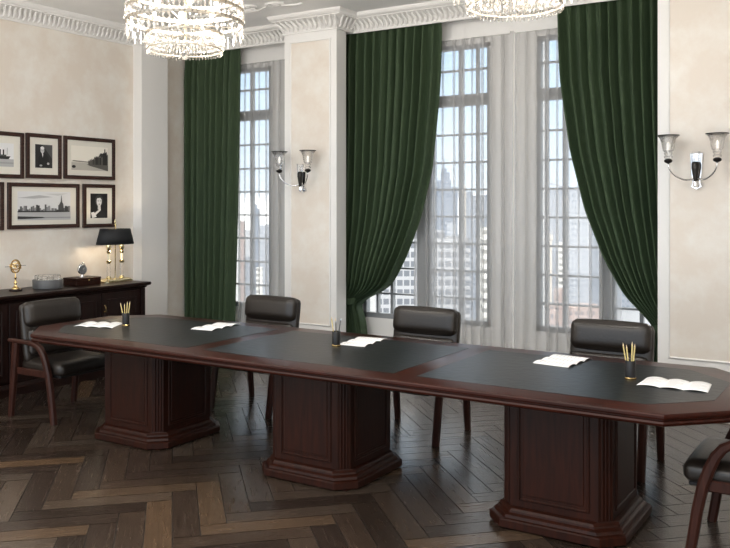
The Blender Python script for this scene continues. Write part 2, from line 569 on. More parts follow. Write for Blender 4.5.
# windows
HB = [2.36, 2.087, 1.821, 1.555, 1.289, 1.022, .756]
def window(name, x0, x1, posts, bars):
    b = MB(); y0, y1 = WY - .01, WY + .06
    b.box2((x0, y0, Z0), (x1, y1, Z0 + .05)); b.box2((x0, y0, Z1 - .04), (x1, y1, Z1))
    b.box2((x0, y0, Z0), (x0 + .035, y1, Z1)); b.box2((x1 - .035, y0, Z0), (x1, y1, Z1))
    for p0, p1 in posts: b.box2((p0, y0, Z0), (p1, y1, Z1))
    b.box2((x0, y0 + .002, 2.64), (x1, y1, 2.75))
    for v, t in bars: b.box2((v - t / 2, y0 + .012, Z0), (v + t / 2, y1 - .01, Z1))
    for z in HB + [2.99]: b.box2((x0, y0 + .015, z - .009), (x1, y1 - .012, z + .009))
    o = struct(b.build(name, M['winframe'], smooth=0))
    MB().box2((x0, WY + .026, Z0), (x1, WY + .031, Z1)).build('glass_pane', M['pane'], o, smooth=0)
    MB().box2((x0 + .002, WY - .008, Z0), (x1 - .002, WY + .02, Z0 + .012), bevel=.004).build('sill', M['white'], o, smooth=30)
    return o
window('window_1', *OPEN[0], [], [(-6.25, .035)])
window('window_2', *OPEN[1], [(-4.085, -3.915)], [(-4.385, .03), (-3.61, .034), (-3.43, .024), (-4.56, .024)])
window('window_3', *OPEN[2], [(-2.235, -2.095)], [(-2.735, .024), (-2.56, .034), (-1.87, .03)])

# ------------------------------------------------------------------ the city outside
fw = Vector((-math.sin(YAW), math.cos(YAW), 0)); rg = Vector((math.cos(YAW), math.sin(YAW), 0))
GZ = -170
struct(MB().box2((-4500, 120, GZ - 2), (900, 4500, GZ)).build('ground', plain('city_ground', (.28, .29, .31), .9), smooth=0))
def at(side, depth): return rg * side + fw * depth
def tower(label, side, depth, wd, top, mat, dp=None, turn=0, crown=None, cmat=None):
    dp = dp or wd
    c = at(side, depth + dp / 2)
    t = thing('building', label, 'building', (c.x, c.y, GZ), YAW + R(turn), 'city buildings outside the windows')
    h = top - GZ
    MB().box((0, 0, h / 2), (wd, dp, h)).build('tower_block', mat, t, smooth=0)
    b = MB(); ww = wd / 2
    for sx in (-1, 1):
        b.box((sx * (ww - wd * .02), 0, h + wd * .02), (wd * .04, dp, wd * .04)); b.box((0, sx * (dp / 2 - wd * .02), h + wd * .02), (wd, wd * .04, wd * .04))
    b.box((wd * .12, 0, h + wd * .05), (wd * .35, dp * .3, wd * .1))
    b.build('roof_parapet', mat, t, smooth=0)
    if crown:
        b = MB()
        for cw, z0, z1, off in crown: b.box((off, 0, h + (z0 + z1) / 2), (cw, cw, z1 - z0))
        b.build('crown', cmat or mat, t, smooth=0)
    return t
F = {  # distance haze is painted into the paler facade colours
 'band': facade('banded_balconies', (.44, .44, .45), (.17, .18, .20), 4.4, 6.0, .80, .62),
 'blue': facade('blue_grey_tower', (.26, .30, .37), (.19, .23, .29), 3, 7, .5, .5),
 'pale': facade('pale_tower', (.48, .50, .54), (.33, .36, .41), 4, 6, .5, .5),
 'cream': facade('cream_tower', (.74, .66, .56), (.46, .44, .43), 3, 6, .45, .5),
 'white': facade('white_balconies', (.86, .83, .76), (.30, .29, .27), 6, 5.2, .7, .45),
 'pink': facade('pink_brick', (.48, .36, .32), (.27, .24, .24), 3.5, 5, .45, .5),
 'grey': facade('grey_blocks', (.31, .34, .39), (.22, .25, .30), 5, 7, .5, .5),
 'haze_tint': facade('haze_tinted_blocks', (.36, .38, .42), (.28, .31, .35), 8, 10, .5, .5),
}
def T(label, px0, px1, ytop, depth, mat, **k):
    """a tower that subtends px0..px1 as seen from the room, depth metres away"""
    dp = k.pop('dp', None); wd = (px1 - px0) * depth / 844
    tower(label, ((px0 + px1) / 2 - 365) / 844 * depth, depth, wd, 1.67 - (ytop - 205) * depth / 844, F[mat], dp, **k)
T('wide grey apartment block with pale balcony bands seen beside the left green curtain folds', 358, 470, 243, 540, 'band', dp=40)
T('tall blue grey skyscraper with a stepped lantern crown', 433, 456, 188, 1260, 'blue', turn=12, crown=[(17, 0, 12, 1), (11, 12, 24, 3), (6, 24, 30, 1), (1.2, 30, 46, 1)])
T('small pale tower in front of the stepped skyscraper', 448, 456, 223, 900, 'pale')
T('slim cream tower with a thin spire right of the stepped skyscraper', 460.5, 466, 186, 1350, 'cream', crown=[(3, 0, 10, 0), (1, 10, 22, 0)])
T('grey tower with a narrow raised top beside the slim cream tower', 466, 475, 196, 1500, 'grey', crown=[(9, 0, 8, -2)])
T('broad flat topped grey blue tower near the white window pillar', 473, 494, 197, 1140, 'grey', turn=8)
T('bright white tower with stacked balconies left of the white window pillar', 483, 500, 229, 450, 'white', dp=14)
T('low hazy city block far behind the banded apartments', 428, 520, 258, 1650, 'haze_tint', dp=80)
T('wide pale hazy tower beneath the crane', 546, 562, 190, 1800, 'pale', turn=6)
T('distant grey tower right of the white window pillar', 530, 545, 209, 1560, 'blue')
T('tall pale tower with a fine window grid beside the right green curtain', 568, 588, 190, 900, 'pale', turn=10)
T('narrow cream tower with a square cap among the low roofs', 545, 552, 240, 780, 'cream', crown=[(8, 0, 5, 0)])
T('narrow white tower between the cream tower and the fine gridded tower', 560, 567, 243, 720, 'white')
T('small pink building below the narrow white tower', 556, 567, 290, 570, 'pink')
T('low pink brick building at the foot of the right window', 536, 555, 307, 420, 'pink', dp=12)
T('low pink roofed block beside the bottom of the right curtain', 570, 604, 309, 510, 'pink')
T('broad grey tower behind the right green curtain edge', 588, 612, 226, 1260, 'grey')
T('hazy low blocks behind the pink buildings in the right window', 527, 640, 258, 1400, 'haze_tint', dp=80)
T('pinkish tower beside the straight green curtain', 228, 243, 222, 1260, 'pink')
T('dark blue narrow tower in the leftmost window', 252, 259, 209, 1380, 'blue', crown=[(4, 0, 8, 0)])
T('pale wide block in the leftmost window', 259, 274, 226, 1140, 'pale')
T('small white gridded tower low in the leftmost window', 256, 262, 268, 800, 'white')
T('low hazy city block at the foot of the leftmost window', 218, 290, 262, 1600, 'haze_tint', dp=80)
def crane():
    p = at((566 - 365) / 844 * 1790, 1790)
    t = thing('tower_crane', 'thin construction crane above the wide pale hazy tower', 'crane', (p.x, p.y, GZ), YAW)
    mt = plain('crane_steel', (.45, .40, .40), .7)
    MB().box((0, 0, 105), (3, 3, 210)).build('mast', mt, t, smooth=0)
    b = MB(); b.tube([(0, 0, 208), (-46, 0, 222)], 1.4, n=4); b.tube([(0, 0, 208), (14, 0, 206)], 1.8, n=4); b.tube([(0, 0, 224), (-44, 0, 222)], .5, n=4)
    b.build('jib', mt, t, smooth=0)
    MB().box((2, 0, 216), (2, 2, 16)).build('crane_head', mt, t, smooth=0)
crane()

# ------------------------------------------------------------------ curtains
def lerp_tab(tab, z):
    tab = sorted(tab)
    if z <= tab[0][0]: return tab[0][1]
    for (z0, v0), (z1, v1) in zip(tab, tab[1:]):
        if z <= z1:
            t = (z - z0) / (z1 - z0); return v0 + (v1 - v0) * t
    return tab[-1][1]
def smooth_tab(tab, z, d=.06):
    return sum(lerp_tab(tab, z + k * d / 2) for k in (-2, -1, 0, 1, 2)) / 5
def drape(name, left, right, yc, folds, amp, mat, seed, zt=3.50, zb=.012, nu=None, rows=56, solid=.004, omega=0, head=0, squeeze=None):
    rng = random.Random(seed)
    nu = nu or folds * 12
    ph = [rng.uniform(-.5, .5) for _ in range(folds + 2)]
    am = [rng.uniform(.65, 1.25) for _ in range(folds + 2)]
    b = MB(); rings = []
    for j in range(rows + 1):
        z = zt + (zb - zt) * j / rows
        xl, xr = smooth_tab(left, z), smooth_tab(right, z)
        wd = xr - xl
        row = []
        for i in range(nu + 1):
            u = i / nu
            k = u * folds
            i0 = int(k); t = k - i0; t = t * t * (3 - 2 * t)
            a = am[i0] * (1 - t) + am[i0 + 1] * t
            p_ = ph[i0] * (1 - t) + ph[i0 + 1] * t
            ang = 2 * PI * (k + .12 * p_ * (1 - z / zt) * 2 + .18 * p_)
            A = amp * a
            top = min(1, (zt - z) / .35)
            if head: A *= (head + (1 - head) * top)
            y = yc - A * math.sin(ang) - .25 * A * math.sin(2 * ang + p_ * 4)
            if squeeze:
                y -= squeeze(z, u)
            x_ = xl + wd * u + omega * wd / folds * math.sin(ang + 1.2)
            row.append((x_, y, z))
        rings.append(row)
    b.loft(rings, close=False)
    o = b.build(name, mat, smooth=180)
    if solid:
        md = o.modifiers.new('thickness', 'SOLIDIFY'); md.thickness = solid; md.offset = 0
    return o
tag(drape('curtain', [(0, -7.07), (3.6, -7.07)], [(0, -6.375), (.37, -6.37), (1.73, -6.32), (3.45, -6.275)], 7.312, 8, .056, M['velvet'], 1, head=.6),
    'long dark green curtain hanging straight beside the left wall', 'curtain', 'green curtains')
zk = .70
c2 = drape('curtain', [(0, -4.88), (.5, -4.86), (.68, -4.84), (.8, -4.85), (1.1, -4.87), (3.6, -4.87)],
           [(0, -4.57), (.37, -4.59), (.52, -4.615), (.63, -4.66), (.68, -4.68), (.72, -4.56), (.815, -4.346), (.93, -4.25), (1.174, -4.116), (1.523, -3.969), (2.011, -3.836), (2.688, -3.760), (2.977, -3.738), (3.4, -3.727)],
           7.312, 12, .054, M['velvet'], 4, rows=110, head=.6, squeeze=lambda z, u: .05 * math.exp(-((z - 1.0) / .35) ** 2) * math.sin(PI * u))
tag(c2, 'dark green curtain swept to its left and tied against the white pier', 'curtain', 'green curtains')
c3 = drape('curtain', [(0, -1.74), (.45, -1.74), (.56, -1.71), (.60, -1.69), (.663, -1.72), (.74, -1.79), (.9, -1.957), (1.193, -2.128), (1.626, -2.304), (2.157, -2.439), (2.785, -2.53), (3.41, -2.558)],
           [(0, -1.46), (.5, -1.46), (.66, -1.50), (.9, -1.48), (3.6, -1.47)],
           7.312, 12, .054, M['velvet'], 9, rows=110, head=.6, squeeze=lambda z, u: .05 * math.exp(-((z - 1.0) / .35) ** 2) * math.sin(PI * u))
tag(c3, 'dark green curtain swept to its right behind the beige wall panel', 'curtain', 'green curtains')
def tieback(parent, x, z, rx, ry):
    pts = [(x + rx * math.cos(a), 7.312 + ry * math.sin(a), z + .02 * math.cos(a)) for a in [2 * PI * k / 24 for k in range(25)]]
    MB().tube(pts, 1, sec=[(-.004, -.03), (.004, -.03), (.004, .03), (-.004, .03)]).build('tieback', M['velvet'], parent)
tieback(c2, -4.76, .675, .105, .115)
tieback(c3, -1.60, .655, .110, .115)

def sheer(x0, x1, folds, seed, label, amp=.024):
    o = drape('sheer_curtain', [(0, x0), (4, x0)], [(0, x1), (4, x1)], 7.450, folds, amp, M['sheer'], seed, zt=3.305, solid=0, omega=.38, rows=20, nu=folds * 20, head=.15)
    b = MB(); b.box2((x0, 7.444, 3.285), (x1, 7.456, 3.307))
    b.build('curtain_tape', M['white'], o, smooth=0)
    tag(o, label, 'sheer curtain', 'sheer curtains')
sheer(-6.42, -5.42, 10, 21, 'white sheer curtain over the leftmost window beside the straight green curtain')
sheer(-4.10, -3.068, 10, 22, 'white sheer curtain right of the green curtain tied at the pier')
sheer(-3.022, -2.05, 10, 23, 'white sheer curtain left of the green curtain swept to the right')

# ------------------------------------------------------------------ conference table
TX, TY = -3.012, 4.42
def octo(hx, hy, ch): return [(-hx + ch, -hy), (hx - ch, -hy), (hx, -hy + ch), (hx, hy - ch), (hx - ch, hy), (-hx + ch, hy), (-hx, hy - ch), (-hx, -hy + ch)]
tb = thing('conference_table', 'long mahogany conference table with black leather inlays on three pedestals', 'table', (TX, TY, 0))
HX, HY, CH = 2.452, .628, .29
def oc(off, z):
    return [(p[0], p[1], z) for p in octo(HX + off, HY + off, CH + off * .586)]
MB().loft([oc(-.045, .696), oc(-.020, .700), oc(-.008, .706), oc(-.004, .716), oc(-.008, .724), oc(-.016, .727), oc(-.016, .731), oc(-.004, .734), oc(0, .742), oc(0, .752), oc(-.004, .758), oc(-.010, .760)]).build('tabletop', M['mahog_h'], tb, smooth=25)
B_ = .15
for k in range(3):
    x0 = [-HX + B_, -.743 + .07, .787 + .07][k]; x1 = [-.743 - .07, .787 - .07, HX - B_][k]
    y0, y1 = -HY + B_, HY - B_; c_ = CH - B_ * .414 + .02
    if k == 0: poly = [(x0 + c_, y0), (x1, y0), (x1, y1), (x0 + c_, y1), (x0, y1 - c_), (x0, y0 + c_)]
    elif k == 1: poly = [(x0, y0), (x1, y0), (x1, y1), (x0, y1)]
    else: poly = [(x0, y0), (x1 - c_, y0), (x1, y0 + c_), (x1, y1 - c_), (x1 - c_, y1), (x0, y1)]
    MB().prism(poly, .758, .7612).build('leather_inlay', M['inlay'], tb, smooth=0)
for px in (-1.545, -.008, 1.542):
    h, cf = .287, .055
    body = MB().prism([(px + p[0], p[1]) for p in octo(h, h, cf)], .095, .700).build('pedestal', M['mahog'], tb, smooth=0)
    b = MB()
    def ring(hh, z, cc=.10): return [(px + p[0], p[1], z) for p in octo(hh, hh, cc)]
    b.loft([ring(.352, .006), ring(.360, .012), ring(.360, .048), ring(.354, .054), ring(.340, .056), ring(.336, .070), ring(.326, .078), ring(.322, .080), ring(.320, .090), ring(.312, .100), ring(.290, .106, .06)])
    for sx in (-1, 1):
        for sy in (-1, 1): b.box((px + sx * .25, sy * .25, .004), (.12, .12, .008))
    b.build('plinth', M['mahog'], body, smooth=25)
    for sx, sy in ((0, -1), (1, 0), (-1, 0), (0, 1)):
        b = MB()
        rot = Matrix.Rotation(math.atan2(sy, sx) + PI / 2, 3, 'Z')
        z0, z1, hw, t = .155, .665, .175, .014
        for (a0, a1, c0, c1) in ((-hw - t, -hw, z0 - t, z1 + t), (hw, hw + t, z0 - t, z1 + t), (-hw, hw, z0 - t, z0), (-hw, hw, z1, z1 + t)):
            b.box(rot @ Vector(((a0 + a1) / 2, -h - .002, (c0 + c1) / 2)) + Vector((px, 0, 0)), (a1 - a0, .012, c1 - c0), rot=rot, bevel=.004)
        b.box(rot @ Vector((0, -h - .001, (z0 + z1) / 2)) + Vector((px, 0, 0)), (2 * hw - .03, .008, z1 - z0 - .03), rot=rot, bevel=.003)
        b.build('raised_panel', M['mahog'], body, smooth=25)
    for sx in (-1, 1):
        for sy in (-1, 1):
            b = MB()
            mid = Vector((px + sx * (h - cf / 2), sy * (h - cf / 2), 0)); tv = Vector((-sx * 1.0, sy * 1.0, 0)).normalized()
            for q in (-1.25, 0, 1.25):
                p_ = mid + tv * q * .0155
                b.lathe([(.0072, .112), (.0075, .12), (.0075, .69), (.0072, .698)], p_, n=8)
            b.build('fluted_corner', M['mahog'], body, smooth=40)

# ------------------------------------------------------------------ chairs
def make_chair(label):
    t = thing('conference_chair', label, 'chair', group='black leather conference chairs')
    tilt = Matrix.Rotation(R(-9), 3, 'Y')
    arm = [(.270, 0), (.250, .12), (.230, .25), (.205, .37), (.175, .455), (.150, .51), (.118, .552), (.075, .580), (.020, .594), (-.060, .598), (-.16, .600), (-.265, .602)]
    for sy in (-1, 1):
        MB().board(arm, [.050] * 12, [.046, .048, .050, .052, .052, .050, .046, .040, .034, .029, .026, .024], sy * .300).build('armrest', M['chairwood'], t, smooth=35)
        MB().board([(-.250, 0), (-.230, .2), (-.205, .42), (-.188, .590)], [.044, .05, .054, .054], [.038, .048, .054, .054], sy * .300).build('leg', M['chairwood'], t, smooth=35)
        MB().box((.005, sy * .284, .365), (.42, .022, .055), bevel=.006).build('side_rail', M['chairwood'], t, smooth=35)
    MB().box((.045, 0, .352), (.47, .51, .022), bevel=.006).build('seat_base', M['black'], t, smooth=35)
    MB().cushion((.062, 0, .405), (.49, .535, .105), .042, puff=(.006, .006, .014)).build('seat', M['leather'], t, smooth=180)
    b = MB()
    b.cushion((-.150, 0, .655), (.075, .545, .47), .034, rot=tilt, puff=(.008, .004, .006))
    bk = b.build('backrest', M['leather'], t, smooth=180)
    MB().cushion((-.147, 0, .800), (.112, .535, .195), .048, rot=tilt, puff=(.010, .0, .008)).build('head_cushion', M['leather'], bk, smooth=180)
    MB().cushion((-.103, 0, .585), (.060, .50, .205), .028, rot=tilt, puff=(.012, 0, 0)).build('lumbar_cushion', M['leather'], bk, smooth=180)
    for sy in (-1, 1): MB().box((-.207, sy * .20, .52), (.012, .05, .36), rot=tilt, bevel=.003).build('back_bracket', M['iron'], bk, smooth=35)
    return t
ch = make_chair('black leather chair with wooden arms at the left end of the table')
ch.location = (-5.675, 4.47, 0)
for x_, y_, rz, lb in ((-4.460, 5.47, -PI / 2, 'black leather chair behind the table between the left window and the pier'),
                       (-2.990, 5.47, -PI / 2, 'black leather chair behind the table below the tied green curtain'),
                       (-1.60, 5.47, -PI / 2, 'black leather chair behind the table below the right green curtain'),
                       (-.55, 4.46, PI, 'black leather chair partly cut off at the right end of the table')):
    dup(ch, (x_, y_, 0), rz, lb, 'black leather conference chairs')

# ------------------------------------------------------------------ things on the table
ZT = .7612
def pen_cup(x, y, label, pens, pname):
    t = thing('pen_cup', label, 'pen cup', (x, y, ZT), group='black pen cups')
    b = MB(); b.lathe([(.0275, .010), (.0275, .096), (.0265, .0975), (.0250, .0975), (.0245, .096), (.0245, .02), (.0, .02)], n=24)
    b.build('cup', M['black'], t)
    MB().lathe([(.0285, 0), (.0295, .002), (.0295, .009), (.0275, .011)], n=24).build('base_ring', M['brass'], t)
    for k, (dx, dy, lean, az, ln, dark) in enumerate(pens):
        p = thing('pen' if dark else 'pencil', pname[1] if dark else pname[0], 'pen' if dark else 'pencil', (x + dx, y + dy, ZT + .021), group=('dark pens in the ' if dark else 'pencils in the ') + pname[2])
        d = Vector((math.sin(lean) * math.cos(az), math.sin(lean) * math.sin(az), math.cos(lean)))
        q = lambda s_: tuple(d * s_)
        MB().tube([q(0), q(ln - .016)], .0036, n=6).build('shaft', M['pendark' if dark else 'pencil'], p)
        MB().tube([q(ln - .016), q(ln - .004), q(ln)], [.0036, .0012, .0006], n=6).build('tip', M['chrome' if dark else 'pencil_wood'], p)
pen_cup(-4.90, 4.42, 'black pen cup with a brass base at the left end of the table',
        [(.008, .006, .14, .4, .165, 0), (-.010, -.004, .20, 3.7, .155, 0), (.004, -.010, .10, 5.2, .150, 0), (-.006, .010, .12, 2.0, .160, 0)],
        ('yellow pencil in the pen cup at the left end of the table', '', 'left pen cup'))
pen_cup(-3.045, 4.50, 'black pen cup with a brass base in the middle of the table',
        [(-.010, .0, .14, 3.5, .170, 0), (-.004, .010, .10, 2.6, .160, 0), (.010, .0, .14, .3, .165, 1), (.004, -.008, .05, 5.2, .150, 1)],
        ('yellow pencil in the middle pen cup beside the dark pens', 'dark pen in the middle pen cup', 'middle pen cup'))
pen_cup(-1.17, 4.47, 'black pen cup with a brass base near the right end of the table',
        [(-.012, .0, .16, 3.6, .170, 0), (.002, .010, .07, 1.4, .172, 0), (.010, -.002, .08, .2, .165, 0), (-.002, -.010, .12, 4.0, .160, 0)],
        ('yellow pencil in the pen cup near the right end of the table', '', 'right pen cup'))

def brochure(q, label, waves=3, h=.010):
    """folded leaflet lying open with shallow waves; q = corners front-left, front-right, back-right, back-left"""
    q = [Vector((a, b_, 0)) for a, b_ in q]
    cen = sum(q, Vector()) / 4
    def pt(u, v, dz=0):
        p = (q[0] * (1 - u) + q[1] * u) * (1 - v) + (q[3] * (1 - u) + q[2] * u) * v
        s_ = (u * waves) % 1.0
        z = .0012 + h * (math.sin(PI * s_) ** .8) * (.65 + .35 * v) + dz
        return (p.x - cen.x, p.y - cen.y, z)
    b = MB(); nu, nv = 36, 6
    b.loft([[pt(i / nu, j / nv) for i in range(nu + 1)] for j in range(nv + 1)], close=False)
    o = b.build('leaflet', M['paper'], smooth=60, loc=(cen.x, cen.y, ZT))
    md = o.modifiers.new('thickness', 'SOLIDIFY'); md.thickness = .0012; md.offset = 0
    b = MB()
    for k in range(waves):
        for r_ in range(7):
            v0 = .14 + r_ * .105
            u0, u1 = (k + .16) / waves, (k + (.84 if r_ % 3 != 2 else .6)) / waves
            b.loft([[pt(u0 + (u1 - u0) * i / 8, v0, .0012) for i in range(9)], [pt(u0 + (u1 - u0) * i / 8, v0 + .035, .0012) for i in range(9)]], close=False)
    b.build('printed_lines', M['ink'], o, smooth=60)
    return tag(o, label, 'leaflet', 'white folded leaflets on the table')
brochure([(-5.20, 4.188), (-4.888, 4.275), (-5.01, 4.49), (-5.303, 4.379)], 'white folded leaflet left of the leftmost pen cup')
brochure([(-4.364, 4.551), (-4.404, 4.930), (-4.218, 4.935), (-4.178, 4.575)], 'white folded leaflet lying in front of the chair left of the pier')
brochure([(-3.060, 4.555), (-3.112, 4.910), (-2.910, 4.925), (-2.875, 4.575)], 'white folded leaflet just right of the middle pen cup')
brochure([(-1.763, 4.620), (-1.741, 4.964), (-1.516, 4.930), (-1.545, 4.595)], 'white folded leaflet left of the rightmost pen cup')
brochure([(-1.104, 4.330), (-.766, 4.337), (-.783, 4.547), (-1.104, 4.547)], 'long wavy white leaflet at the right end of the table')

# ------------------------------------------------------------------ sideboard
SX, SZ = -6.50, .88
sb = thing('sideboard', 'long dark mahogany sideboard standing along the left wall', 'sideboard', (-6.8, 4.75, 0))
def L(x, y, z): return (x + 6.8, y - 4.75, z)
SY0, SY1 = 3.25, 6.14
MB().box2(L(XL + .02, SY0, .09), L(SX - .055, SY1, SZ - .05)).build('carcass', M['credwood'], sb, smooth=0)
def rect(x1, y0, y1, z): return [L(XL + .02, y0, z), L(x1, y0, z), L(x1, y1, z), L(XL + .02, y1, z)]
MB().loft([rect(SX - .045, SY0 - .01, SY1 + .012, SZ - .062), rect(SX - .03, SY0 - .02, SY1 + .03, SZ - .05), rect(SX - .028, SY0 - .02, SY1 + .034, SZ - .040), rect(SX - .004, SY0 - .04, SY1 + .06, SZ - .030), rect(SX, SY0 - .05, SY1 + .066, SZ - .015), rect(SX - .006, SY0 - .05, SY1 + .062, SZ)]).build('worktop', M['credwood'], sb, smooth=25)
MB().loft([rect(SX - .02, SY0 - .02, SY1 + .03, .0), rect(SX - .02, SY0 - .02, SY1 + .03, .065), rect(SX - .035, SY0 - .01, SY1 + .015, .075), rect(SX - .045, SY0, SY1 + .005, .10)]).build('plinth', M['credwood'], sb, smooth=25)
dw = .50
for k in range(5):
    y1 = 6.094 - k * (dw + .005); y0 = y1 - dw + .004
    if y0 < SY0: break
    xf = SX - .05
    b = MB(); b.box2(L(xf - .012, y0, .12), L(xf + .008, y1, SZ - .075), bevel=.003)
    d = b.build('door', M['credwood'], sb, smooth=25)
    b = MB(); t = .014
    a0, a1, c0, c1 = y0 + .075, y1 - .075, .20, SZ - .15
    for (p0, p1, z0, z1) in ((a0 - t, a0, c0 - t, c1 + t), (a1, a1 + t, c0 - t, c1 + t), (a0, a1, c0 - t, c0), (a0, a1, c1, c1 + t)):
        b.box2(L(xf + .004, p0, z0), L(xf + .016, p1, z1), bevel=.004)
    b.build('door_moulding', M['credwood'], d, smooth=25)
    if k not in (0, 4): continue
    yh = y0 + .035
    b = MB(); b.tube([L(xf + .006, yh, .685), L(xf + .022, yh, .680), L(xf + .026, yh, .655), L(xf + .022, yh, .630), L(xf + .006, yh, .625)], [.005, .004, .0055, .004, .005], n=8)
    for z in (.685, .625): b.lathe([(.008, 0), (.008, .003), (.004, .005)], L(xf + .008, yh, z), n=10, axis=(1, 0, 0))
    b.build('handle', M['brass'], d)
b = MB(); b.box2(L(SX - .06, 6.100, .10), L(SX - .028, 6.150, SZ - .06), bevel=.004)
b.build('corner_post', M['credwood'], sb, smooth=25)

# ------------------------------------------------------------------ things on the sideboard
def armillary(x, y):
    t = thing('armillary_sphere', 'small brass armillary sphere on a turned stand at the left of the sideboard', 'ornament', (x, y, SZ))
    MB().lathe([(.058, 0), (.060, .004), (.056, .016), (.040, .020)], n=24).build('base', M['credwood'], t)
    MB().lathe([(.036, .019), (.034, .028), (.018, .040), (.012, .050), (.010, .062), (.015, .072), (.011, .082), (.008, .095), (.009, .115), (.013, .122), (.007, .130), (.005, .165)], n=16).build('stem', M['brass'], t)
    c = Vector((0, 0, .225)); r_ = .060
    for k, (ax, wd) in enumerate((((1, .25, 0), .011), ((0, 1, .1), .006), ((.3, .2, 1), .007), ((-.6, .3, .8), .007))):
        q = Vector((0, 0, 1)).rotation_difference(Vector(ax).normalized()).to_matrix()
        rr = r_ - k * .004
        pts = [c + q @ Vector((rr * math.cos(2 * PI * i / 32), rr * math.sin(2 * PI * i / 32), 0)) for i in range(33)]
        b = MB(); b.tube(pts, 1, sec=[(-.003, -wd / 2), (.003, -wd / 2), (.003, wd / 2), (-.003, wd / 2)])
        b.build('ring', M['brass'], t)
    b = MB(); b.lathe([(.0, -.018), (.012, -.012), (.017, 0), (.012, .012), (.0, .018)], c, n=14); b.build('globe', M['brass'], t)
    b = MB(); b.tube([c + Vector((-.02, -.095, 0)), c + Vector((.02, .095, .006))], .0022, n=6)
    b.build('axis_rod', M['iron'], t)
armillary(-6.85, 4.864)

def dish(x, y):
    t = thing('trinket_dish', 'round grey dish with a cut glass top on the sideboard', 'dish', (x, y, SZ))
    MB().lathe([(.130, 0), (.136, .004), (.138, .080), (.136, .084), (.0, .084)], n=40).build('base', M['greystone'], t)
    b = MB(); n = 14
    for k in range(n):
        a = 2 * PI * k / n
        rot = Matrix.Rotation(a, 3, 'Z')
        b.box(rot @ Vector((.108, 0, .104)), (.022, .044, .040), rot=rot, bevel=.005)
    b.lathe([(.0, .0845), (.095, .0845), (.098, .100), (.090, .102), (.0, .094)], n=28)
    b.build('cut_glass_rim', M['glass'], t, smooth=20)
dish(-6.82, 5.19)

def jewel_box(x, y):
    t = thing('wooden_box', 'low polished mahogany box under the silver clock', 'box', (x, y, SZ))
    MB().box((0, 0, .026), (.20, .30, .052), bevel=.004).build('body', M['mahog'], t, smooth=30)
    MB().box((0, 0, .0645), (.205, .305, .023), bevel=.005).build('lid', M['mahog'], t, smooth=30)
    MB().box((.102, 0, .052), (.004, .016, .014), bevel=.001).build('clasp', M['brass'], t, smooth=30)
jewel_box(-6.83, 5.60)
def clock(x, y, z):
    t = thing('table_clock', 'small ornate silver clock standing on the mahogany box', 'clock', (x, y, z))
    ax = Vector((1, -.25, .05)).normalized(); c = Vector((0, 0, .072))
    MB().lathe([(.030, 0), (.028, .006), (.014, .010), (.010, .024)], n=18).build('foot', M['silver'], t)
    MB().lathe([(.035, -.018), (.047, -.012), (.050, .004), (.047, .012), (.041, .014)], c, n=28, axis=ax).build('case', M['silver'], t)
    b = MB(); b.lathe([(.041, .0142), (.0, .0150)], c, n=28, axis=ax); b.build('dial', M['greystone'], t)
    b = MB(); q = Vector((0, 0, 1)).rotation_difference(ax).to_matrix()
    for a_, l_ in ((.4, .030), (2.2, .022)):
        b.tube([c + q @ Vector((0, 0, .017)), c + q @ Vector((l_ * math.cos(a_), l_ * math.sin(a_), .017))], .0015, n=5)
    b.build('hands', M['silver'], t)
    b = MB()
    b.lathe([(.006, .118), (.009, .126), (.004, .133), (.007, .140), (.002, .150)], n=12)
    for s_ in (-1, 1):
        b.tube([(0, s_ * .008, .122), (0, s_ * .020, .132), (0, s_ * .030, .124), (0, s_ * .026, .116)], [.004, .0035, .003, .002], n=6)
        b.lathe([(.0, 0), (.005, .003), (.005, .008), (0, .012)], (0, s_ * .036, .108), n=8)
    b.build('crest', M['silver'], t)
clock(-6.83, 5.60, SZ + .0765)

